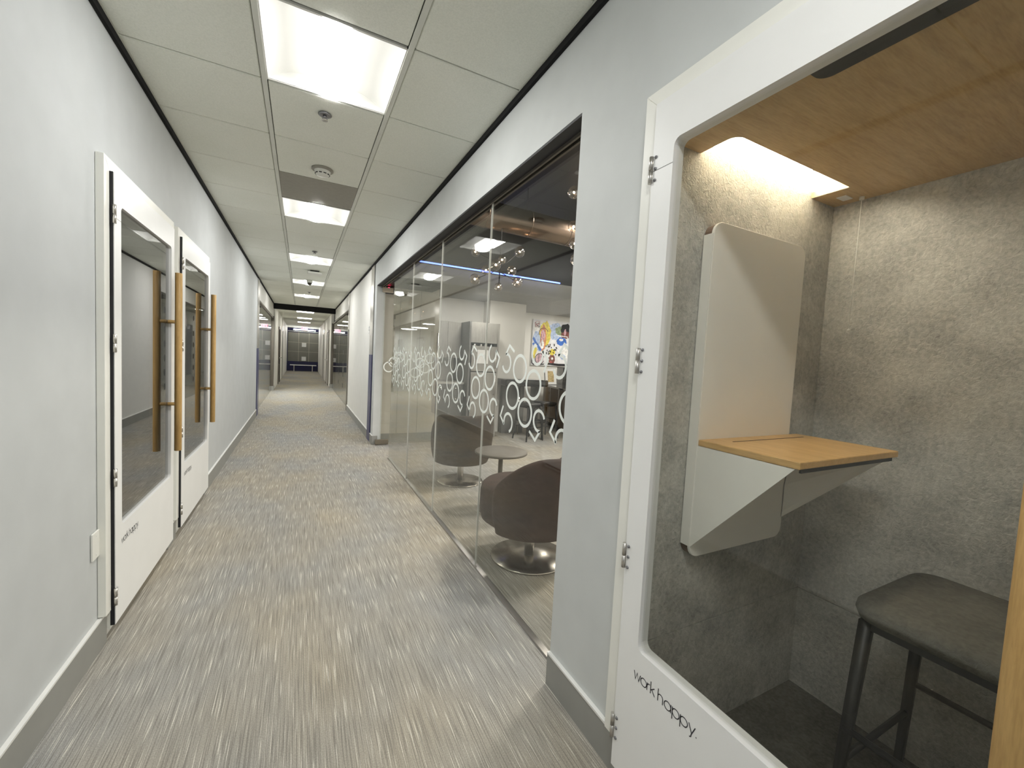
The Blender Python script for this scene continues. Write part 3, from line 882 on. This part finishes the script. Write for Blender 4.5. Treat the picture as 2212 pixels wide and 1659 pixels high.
# ------------------------------------------------------------------ kitchenette
t = thing('wall_cabinet', 'grey woodgrain upper cabinet left of the fridge', 'cabinet', (0, 0, 0))
MB().box(2.05, 2.545, 7.04, 7.395, 1.37, 2.01).build('carcass', M['cab_dark'], t)
for x0, x1 in ((2.053, 2.295), (2.299, 2.542)): MB().box(x0, x1, 7.02, 7.039, 1.372, 2.008).build('door', M['cab'], t)
t = thing('base_cabinet', 'dark grey base cabinet with steel pulls under the pale counter', 'cabinet', (0, 0, 0))
MB().box(1.98, 2.545, 6.80, 7.395, .10, .92).build('carcass', M['cab_dark'], t)
MB().box(1.98, 2.545, 6.86, 7.395, 0, .0995).build('plinth', M['black'], t)
for x0, x1 in ((1.983, 2.26), (2.264, 2.542)):
    d = MB().box(x0, x1, 6.781, 6.799, .72, .915).build('drawer', M['cab_dark'], t)
    MB().cyl((x0 + .06, 6.765, .85), (x1 - .06, 6.765, .85), .006, n=8).build('pull', M['chrome'], d)
    d = MB().box(x0, x1, 6.781, 6.799, .105, .715).build('door', M['cab_dark'], t)
    MB().cyl((x0 + .06, 6.765, .66), (x1 - .06, 6.765, .66), .006, n=8).build('pull', M['chrome'], d)
tag(MB().box(1.98, 2.546, 6.765, 7.396, .9205, .955).build('countertop', M['stone']), 'pale stone worktop on the dark kitchenette base cabinet', 'worktop')
t = thing('fridge_cabinet', 'tall grey woodgrain enclosure around the steel fridge', 'cabinet', (0, 0, 0))
MB().box(2.549, 2.582, 6.62, 7.395, 0, 2.01).build('side_panel', M['cab_dark'], t)
MB().box(3.086, 3.114, 6.62, 7.095, 0, 2.01).build('side_panel', M['cab'], t)
MB().box(2.583, 3.085, 6.66, 7.395, 1.655, 2.01).build('top_box', M['cab_dark'], t)
for x0, x1 in ((2.585, 2.833), (2.837, 3.084)): MB().box(x0, x1, 6.64, 6.659, 1.657, 2.008).build('door', M['cab'], t)
t = thing('fridge', 'brushed steel fridge inside the tall grey enclosure', 'fridge', (0, 0, 0))
MB().box(2.595, 3.075, 6.68, 7.35, .01, 1.60).build('body', M['cab_dark'], t)
MB().box(2.595, 3.075, 6.60, 6.679, 1.16, 1.60).build('freezer_door', M['fridge'], t, bevel=.006)
MB().box(2.595, 3.075, 6.60, 6.679, .03, 1.145).build('fridge_door', M['fridge'], t, bevel=.006)
h = MB()
for z0, z1 in ((1.22, 1.48), (.75, 1.10)):
    h.cyl((3.035, 6.56, z0), (3.035, 6.56, z1), .009, n=8)
    for z in (z0 + .02, z1 - .02): h.cyl((3.035, 6.56, z), (3.035, 6.605, z), .006, n=8)
h.build('handle', M['steel'], t)
t = tag(MB().box(2.70, 2.905, 6.594, 6.5985, 1.30, 1.535).build('paper_sign', M['paper']), 'white paper notice stuck on the fridge door', 'notice')
for i, x in enumerate((2.66, 2.78, 2.86)):
    tag(MB().lathe([(.001, 0), (.022, 0), (.022, .028), (.001, .030)], c=(x, 6.64 + .0, 1.6005), n=12).build('jar', M['steel']), 'small metal jar standing on top of the fridge', 'jar', 'jars on the fridge')

# high table, bar and stools
t = thing('high_table', 'black glossy high table with a thick top in the lounge', 'table', (0, 0, 0))
MB().box(3.27, 4.17, 6.58, 7.07, .915, 1.040).build('table_top', M['gloss_black'], t, bevel=.03, seg=4)
MB().box(3.385, 3.84, 6.92, 7.02, 0, .913).build('panel_leg', M['cab_dark'], t)
MB().box(4.02, 4.10, 6.80, 7.0, 0, .913).build('panel_leg', M['cab_dark'], t)
MB().cyl((3.66, 6.78, 0), (3.66, 6.78, .913), .012, n=10).build('leg', M['chrome'], t)
BR = math.radians(-14.7)
t = thing('bar_counter', 'brown wood bar counter with black top under the colourful canvas', 'counter', (4.94, 8.08, 0), BR)
MB().box(0.02, .75, -2.6, -.06, .09, .895).build('body', M['bar_wood'], t)
MB().box(.06, .72, -2.55, -.06, 0, .089).build('plinth', M['black'], t)
MB().box(-.28, .80, -2.65, -.04, .896, .93).build('bar_top', M['gloss_black'], t, bevel=.004)
m = MB()
for y in (-.6, -1.15, -1.7, -2.2): m.box(.012, .0195, y - .012, y + .012, .09, .895)
m.build('panel_joint', M['steel'], t)
stool('black stool in front of the high table', (3.60, 6.28, 0), .2, .33, .655, M['black_metal'], 'black lounge stools', .05)
stool('black stool between the high table and the brown bar', (4.0, 6.40, 0), .1, .33, .665, M['black_metal'], 'black lounge stools', .05)

t = thing('picture_frame', 'small framed sepia print propped on the brown bar', 'picture', (4.50, 7.02, .932), math.radians(8))
fr = MB().box(-.15, .15, -.006, .012, 0, .335); fr.build('frame', M['black_metal'], t)
MB().box(-.145, .145, -.008, -.0062, .005, .330).build('mat_board', M['paper'], t)
MB().box(-.078, .078, -.010, -.0082, .055, .275).build('print', M['sepia'], t)
for ch in t.children: ch.rotation_euler = (-.16, 0, 0)
t = thing('display_box', 'dark box standing on the brown bar right of the framed print', 'box', (4.90, 7.22, .932), BR)
MB().box(-.06, .20, -.2, .2, 0, .36).build('body', M['gloss_black'], t)
MB().box(.02, .12, -.215, -.2005, .05, .30).build('front_panel', M['wall_w'], t)

# abstract canvas: generic shapes only
t = thing('wall_art_canvas', 'large colourful abstract canvas on the white lounge wall', 'painting', (4.665, 8.199, 1.30))
Wc, Hc = 1.25, 1.04
MB().box(0, Wc, -.035, -.001, 0, Hc).build('canvas', simple('canvas_white', (.78, .78, .82), .7, nscale=9, namt=.12), t)
pcols = dict(orange=(.62, .25, .10), yellow=(.75, .62, .08), blue=(.05, .16, .55), pale=(.45, .55, .80), brown=(.20, .07, .06), black=(.02, .02, .025),
             red=(.45, .08, .08), white=(.88, .88, .88), pink=(.62, .40, .45), green=(.28, .36, .22))
pm = {k: simple('art_' + k, c_, .6, nscale=22, namt=.3) for k, c_ in pcols.items()}
pk = list(pcols)
pa = MB(); lay = [0]
def blob(col, cx, cy, rx, ry, n=22, jit=.12, a0=0., a1=360., inner=0.):
    lay[0] += 1; y = -.0353 - .00006 * lay[0]; mi = pk.index(col)
    pts = []
    for i in range(n):
        a = math.radians(a0 + (a1 - a0) * i / n); j = 1 + random.uniform(-jit, jit)
        pts.append((min(Wc, max(0, cx + rx * j * math.cos(a))), y, min(Hc, max(0, cy + ry * j * math.sin(a)))))
    pa.add(pts, [tuple(range(n))], mi)
def stroke(col, pts, wd):
    lay[0] += 1; y = -.0353 - .00006 * lay[0]
    pa.ribbon(pts, wd, lambda q: (min(Wc, max(0, q[0])), y, min(Hc, max(0, q[1]))), mi=pk.index(col))
blob('pale', .22, .62, .2, .3); blob('pale', .62, .8, .2, .2); blob('white', .16, .88, .13, .12)
blob('yellow', .34, .72, .15, .30); blob('orange', .29, .62, .085, .30); blob('pink', .28, .70, .065, .13); blob('white', .26, .48, .06, .10)
stroke('brown', arc(.29, .74, .12, 20, 200, 12), .018); stroke('red', [(.25, .78), (.28, .70), (.27, .62), (.31, .60)], .012)
stroke('red', [(.31, .80), (.33, .73)], .012); stroke('brown', [(.23, .72), (.22, .60), (.25, .45)], .02)
stroke('blue', [(.02, .62), (.10, .50), (.18, .42), (.24, .34)], .06); stroke('blue', [(.02, .5), (.07, .44)], .05)
blob('yellow', .07, .34, .065, .10); blob('yellow', .05, .20, .05, .05); blob('white', .09, .44, .05, .04)
blob('blue', .80, .58, .14, .10); blob('white', .78, .62, .06, .03); blob('green', .72, .82, .12, .1); blob('black', .92, .86, .17, .14); blob('brown', .90, .74, .14, .08)
blob('pink', .88, .80, .03, .08); blob('white', .90, .35, .2, .16); blob('pale', .85, .22, .08, .06)
blob('pink', .22, .15, .11, .13); stroke('black', arc(.22, .15, .12, 20, 340, 14), .016); stroke('black', [(.18, .04), (.2, .26)], .012)
blob('brown', .55, .15, .09, .11); blob('yellow', .55, .32, .08, .07); blob('white', .56, .17, .03, .03); blob('red', .53, .08, .03, .03)
for i in range(26): blob('black', .36 + .32 * random.random(), .26 + .24 * random.random(), .016, .02, 8)
for i in range(10): stroke('red' if i % 2 else 'black', [(.03 + .16 * random.random(), .84 + .16 * random.random()) for _ in range(3)], .006)
stroke('black', [(.02, .22), (.01, .05), (.06, .02), (.2, .02), (.34, .03)], .03); stroke('black', [(.4, .05), (.75, .03), (1.2, .04)], .05)
stroke('white', [(.62, .72), (.95, .70), (.96, .45)], .02); stroke('white', [(1.0, .9), (1.05, .5), (1.02, .2)], .03)
pa.build('painted_shapes', [pm[k] for k in pk], t, fix=False)

# ------------------------------------------------------------------ far corridor
def guard(label, x, y0, y1, zs, blue, name='corner_guard'):
    t = thing(name, label, 'corner guard', (x, 0, 0))
    s = 1 if x < 0 else -1
    MB().box(s * .001, s * .012, y0, y1, zs, ZC - .025).build('upper_plate', M['steel'], t)
    MB().box(s * .001, s * .014, y0, y1, 0, zs - .003).build('lower_plate', M['guard_blue'] if blue else M['pier'], t)
guard('steel and blue corner guard beside the lounge door on the right', XR, 6.665, 6.945, 1.36, True)
guard('steel and dark corner guard at the far end of the white right wall', XR + .0, 10.285, 10.49, 1.9, False)
guard('steel and blue corner guard where the left wall ends', XL, 9.575, 9.935, 1.36, True)
w = MB().box(XL - .12, XL, 9.562, 9.95, 0, ZC + .14)
struct(w, 'wall_left', M['wall_l'], 'short end piece of the left wall behind the corner guard', 'wall')
w = MB().box(XR, XR + .12, 10.281, 10.499, 0, ZC + .14)
struct(w, 'wall_right', M['wall_w'], 'short end piece of the right wall behind the dark corner guard', 'wall')
# small dark figure nine as room number on the white wall
m = MB()
to3 = lambda q: (XR - .004, 7.10 - q[0], 1.752 + q[1])
m.ribbon(arc(0, .025, .030, 0, 360, 24)[:-1], .013, to3, closed=True)
m.ribbon([(.030, .025), (.028, -.01), (.012, -.045), (-.014, -.056)], .013, to3)
m2 = MB().box(XR - .0035, XR - .0005, 7.05, 7.15, 1.685, 1.82)
t = thing('room_sign', 'small room sign with dark figure nine on the white right wall', 'sign', (0, 0, 0))
m2.build('plate', M['white_lam'], t); m.build('numeral', M['ink'], t, fix=False)

# glass fronts past the corner guards
t = thing('window_2', 'far glass front on the left side of the corridor', 'glass wall', kind='structure')
for y0, y1 in ((9.96, 12.7), (12.704, 15.38)): MB().box(XL - .06, XL - .05, y0, y1, .01, 2.354).build('glass_pane', M['glass'], t)
MB().box(XL - .08, XL - .03, 9.96, 15.38, 2.33, 2.3545).build('head_channel', M['pier'], t)
t = thing('window_3', 'far glass front on the right side with dark dot decals', 'glass wall', kind='structure')
for y0, y1 in ((10.505, 13.4), (13.404, 16.66)): MB().box(XR + .05, XR + .06, y0, y1, .01, 2.384).build('glass_pane', M['glass'], t)
MB().box(XR + .03, XR + .08, 10.505, 16.66, 2.36, 2.3845).build('head_channel', M['pier'], t)
d = MB()
for i, z in enumerate((.45, .75, 1.05, 1.35, 1.65, 2.05)):
    for y in (11.0, 12.2, 13.6):
        d.ribbon([(-y + .035 * math.cos(2 * PI * k / 16), z + .035 * math.sin(2 * PI * k / 16)) for k in range(16)], .07, lambda q: (XR + .0494, -q[0], q[1]), closed=True)
d.build('dot_decal', M['black'], t, fix=False)
def pier(name, label, x0, x1, y0, y1, mat):
    t = thing(name, label, 'column', kind='structure')
    MB().box(x0, x1, y0, y1, 0, 2.40).build('shaft', mat, t); MB().box(x0 - .02, x1 + .02, y0 - .02, y1 + .02, 0, .14).build('plinth', M['base'], t)
pier('column_1', 'dark bronze column at the end of the left glass front', XL - .11, XL - .005, 15.40, 15.64, M['pier'])
pier('column_2', 'grey column at the end of the right glass front', XR + .01, XR + .17, 16.70, 16.95, M['pier'])
# rooms behind the far glass
for x, y, z, r in ((-1.45, 12.9, 2.38, .20), (-1.40, 13.8, 2.30, .28), (-1.25, 14.7, 2.28, .28)):
    t = thing('pendant_lamp', 'round glowing disc pendant in the room behind the far left glass front', 'pendant lamp', (x, y, z), 0, 'disc pendants behind the left glass')
    MB().lathe([(.001, .03), (r, .03), (r + .01, .015), (r, 0), (r - .01, 0), (r - .01, .006), (.001, .006)], n=40).build('shade', M['plastic'], t)
    MB().lathe([(.001, .001), (r - .012, .001), (r - .012, .005), (.001, .005)], n=40).build('diffuser', M['lens'], t)
    MB().cyl((0, 0, .03), (0, 0, ZC - z - .001), .005, n=8).build('cable', M['black'], t)
w = MB().box(-4.1, -4.0, 9.0, 16.0, 0, ZC); w.box(-4.0, XL - .12, 9.35, 9.45, 0, ZC); w.box(-4.0, XL - .12, 15.66, 15.76, 0, ZC)
struct(w, 'wall_left_room', M['wall_l'], 'walls of the room behind the far left glass front', 'wall')
struct(MB().box(-4.0, XL - .121, 9.45, 15.65, ZC, ZC + .05), 'ceiling', M['soffit'], 'ceiling of the room behind the far left glass front', 'ceiling')
w = MB().box(4.0, 4.1, 9.0, 17.2, 0, ZC); w.box(XR + .12, 4.0, 9.6, 9.7, 0, ZC); w.box(XR + .12, 4.0, 17.0, 17.1, 0, ZC)
struct(w, 'wall_right_room', M['wall'], 'walls of the room behind the far right glass front', 'wall')
struct(MB().box(XR + .121, 4.0, 9.7, 17.0, ZC, ZC + .05), 'ceiling', M['soffit'], 'ceiling of the room behind the far right glass front', 'ceiling')

# bulkhead and second ceiling
struct(MB().box(XL + .001, XR - .001, 14.775, 15.0, 2.60, ZC + .14), 'beam_1', M['reveal'], 'black bulkhead across the corridor at the end of the tiles', 'beam')
struct(MB().box(XL - .3, XR + .3, 15.0, 29.6, ZC, ZC + .1), 'ceiling', M['tile'], 'second stretch of tiled ceiling beyond the black bulkhead', 'ceiling')
for i, (y, lb) in enumerate(((17.0, 'flat ceiling light just past the black bulkhead'), (20.5, 'middle flat ceiling light past the black bulkhead'), (23.6, 'farthest flat ceiling light before the end wall'))):
    t = thing('ceiling_light', lb, 'ceiling light', (.11, y, ZC - .001), 0, 'far corridor lights')
    MB().box(-.30, .30, -.30, .30, -.012, 0).build('frame', M['plastic'], t); MB().box(-.28, .28, -.28, .28, -.014, -.0125).build('lens', M['lens_far'], t)
w = MB().box(XL - .1, XL, 15.64, 22.0, 0, ZC); w.box(XL - .1, XL, 23.2, 29.5, 0, ZC); w.box(XL - .1, XL, 22.0, 23.2, 2.2, ZC)
struct(w, 'wall_left', M['wall_w'], 'cream wall on the left beyond the bronze column', 'wall')
w = MB().box(XR, XR + .1, 16.96, 22.2, 0, ZC); w.box(XR, XR + .1, 23.4, 29.5, 0, ZC); w.box(XR, XR + .1, 22.2, 23.4, 2.2, ZC)
struct(w, 'wall_right', M['wall_w'], 'cream wall on the right beyond the grey column', 'wall')
for nm, x, y0, y1, s, lb in (('door_2', XL, 18.2, 19.4, 1, 'glazed door with push bar in the cream left wall'), ('door_3', XR, 17.9, 19.1, -1, 'cream door with push bar in the far right wall')):
    t = thing(nm, lb, 'door', kind='structure')
    fx = MB(); xa, xb = x + s * .001, x + s * .03
    fx.box(xa, xb, y0, y0 + .06, 0, 2.2); fx.box(xa, xb, y1 - .06, y1, 0, 2.2); fx.box(xa, xb, y0 + .06, y1 - .06, 2.12, 2.2)
    fx.build('door_frame', M['pier'], t)
    MB().box(xa, x + s * .012, y0 + .06, y1 - .06, .02, 2.12).build('leaf', M['white_lam'] if s < 0 else M['glass_pod'], t)
    b = MB().cyl((x + s * .075, y0 + .1, 1.0), (x + s * .075, y1 - .1, 1.0), .02, n=10)
    for y in (y0 + .15, y1 - .15): b.cyl((x + s * .075, y, 1.0), (x + s * .013, y, 1.0), .012, n=8)
    b.build('push_bar', M['chrome'], t)
for nm, x, y0, s, lb in (('trim_5', XL, 21.4, 1, 'pale blue steel edge before the far left opening'), ('trim_6', XR, 21.6, -1, 'pale blue steel edge before the far right opening')):
    struct(MB().box(x + s * .001, x + s * .02, y0, y0 + .55, 0, ZC - .001), nm, M['steel'], lb, 'trim')
w = MB().box(XL - .101, XL - .05, 22.0, 23.2, 0, 2.2); struct(w, 'door_4', M['navy'], 'dark closed doorway far along the left wall', 'door')
w = MB().box(XR + .05, XR + .101, 22.2, 23.4, 0, 2.2); struct(w, 'door_5', M['cab_dark'], 'dark closed doorway far along the right wall', 'door')
# end wall
struct(MB().box(XL - .3, XR + .3, 29.34, 29.5, 0, ZC), 'wall_end', M['navy'], 'navy end wall of the corridor', 'wall')
w = MB().box(-.735, 1.03, 29.30, 29.335, .61, 2.42, 0)
for x in (-.14, .44): w.box(x - .010, x + .010, 29.296, 29.30, .61, 2.42, 1)
for z in (1.80, 1.22): w.box(-.735, 1.03, 29.2965, 29.2995, z - .008, z + .008, 1)
struct(w, 'wall_end_panel', [M['grey_panel'], M['line_cream']], 'grey panel grid set into the navy end wall', 'wall panel')
struct(MB().box(XL + .01, XR - .01, 29.15, 29.335, 2.70, ZC - .001), 'trim_7', M['plastic'], 'white strip across the top of the end wall', 'trim')
struct(MB().box(XL + .03, XR - .03, 29.25, 29.335, 2.475, 2.50), 'reflection_rail', M['plastic'], 'thin white rail standing in for a reflected light line above the grey end panel', 'trim')  # white paint for a light line mirrored in the end wall
t = thing('ceiling_light', 'long glowing bar standing in for a light reflection above the grey end panel', 'ceiling light', (0, 0, 0))
MB().box(-.45, .80, 29.20, 29.33, 2.56, 2.62).build('housing', M['plastic'], t); MB().box(-.44, .79, 29.19, 29.199, 2.562, 2.618).build('lens', M['lens'], t)  # glow put in for the corridor light mirrored in the end wall
for z0, z1, lb in ((1.53, 1.79, 'upper white sheet of paper on the grey end panel'), (.65, .91, 'lower white sheet of paper on the grey end panel')):
    tag(MB().box(.035, .285, 29.288, 29.2945, z0, z1).build('paper_sign', M['paper']), lb, 'notice')
t = thing('bench', 'low bench with white top against the navy end wall', 'bench', (.13, 28.75, 0))
MB().box(-.72, .74, -.2, .2, .37, .41).build('seat', M['white_lam'], t)
for x in (-.5, .52): MB().box(x - .02, x + .02, -.18, .18, 0, .369).build('leg', M['steel'], t)
# exit sign
t = thing('exit_sign', 'glowing red and white exit sign under the far ceiling', 'exit sign', (.155, 26.6, 2.44))
MB().box(-.17, .17, 0, .05, 0, .24).build('housing', M['plastic'], t)
MB().box(-.155, .155, -.004, -.0005, .015, .225).build('face', M['exit_face'], t)
LET = {'E': [[(1, 1), (0, 1), (0, 0), (1, 0)], [(0, .5), (.8, .5)]], 'X': [[(0, 0), (1, 1)], [(0, 1), (1, 0)]], 'I': [[(.5, 0), (.5, 1)]], 'T': [[(0, 1), (1, 1)], [(.5, 1), (.5, 0)]]}
m = MB(); x = -.128
for ch in 'EXIT':
    for pth in LET[ch]: m.ribbon([(x + a * .05, .055 + c_ * .13) for a, c_ in pth], .018, lambda q: (q[0], -.006, q[1]))
    x += .068
m.build('letters', M['exit_red'], t, fix=False)
MB().cyl((0, .025, .24), (0, .025, ZC - 2.44 - .001), .01, n=8).build('stem', M['plastic'], t)

# ------------------------------------------------------------------ unseen lamps added to brighten the lounge and the side rooms
def area(name, loc, size, power, color=(1, .95, .88), rot=(0, 0, 0)):
    l = bpy.data.lights.new(name, 'AREA'); l.energy = power; l.size = size; l.color = color; l.shape = 'DISK'
    o = bpy.data.objects.new(name, l); COL.objects.link(o); o.location = loc; o.rotation_euler = rot
    return o
area('lounge_fill_lamp', (3.0, 2.4, 3.40), .5, 40)  # added fill, out of view under the lounge ceiling
area('lounge_fill_lamp', (3.2, 3.8, 3.40), .5, 45)
area('lounge_fill_lamp', (5.4, 3.6, 3.40), .5, 45)
area('lounge_fill_lamp', (2.7, 6.40, 2.46), .3, 8)
area('lounge_fill_lamp', (5.4, 7.0, 2.46), .4, 22)
area('side_room_fill_lamp', (-2.6, 12.0, 2.70), .6, 30)  # added fill for the rooms behind the far glass
area('side_room_fill_lamp', (2.5, 13.5, 2.70), .6, 30)

wld = bpy.data.worlds.new('w'); S.world = wld; wld.use_nodes = True
wld.node_tree.nodes['Background'].inputs[0].default_value = (.5, .5, .5, 1)
wld.node_tree.nodes['Background'].inputs[1].default_value = .05

# ------------------------------------------------------------------ camera
cam = bpy.data.cameras.new('camera'); co = bpy.data.objects.new('camera', cam); COL.objects.link(co)
right = Vector((0.88915036, -0.45464193, 0.05208027)); up = Vector((-0.01988010, 0.07532432, 0.99696090)); fwd = Vector((0.45718314, 0.88748350, -0.05793632))
co.matrix_world = Matrix(((right.x, up.x, -fwd.x, 0), (right.y, up.y, -fwd.y, 0), (right.z, up.z, -fwd.z, CAM_H), (0, 0, 0, 1)))
cam.sensor_fit = 'HORIZONTAL'; cam.sensor_width = 36.0; cam.lens = 889.318 / 2212 * 36.0
cam.clip_start = .02; cam.clip_end = 100
S.camera = co

S.view_settings.view_transform = 'Standard'; S.view_settings.look = 'None'
S.view_settings.gamma = 1.0; S.view_settings.use_curve_mapping = False
S.view_settings.exposure = 0.82
cy = S.cycles
cy.use_denoising = True
cy.max_bounces = 12; cy.diffuse_bounces = 7; cy.glossy_bounces = 5; cy.transmission_bounces = 6; cy.transparent_max_bounces = 32
cy.sample_clamp_indirect = 6.0; cy.caustics_reflective = False; cy.caustics_refractive = False
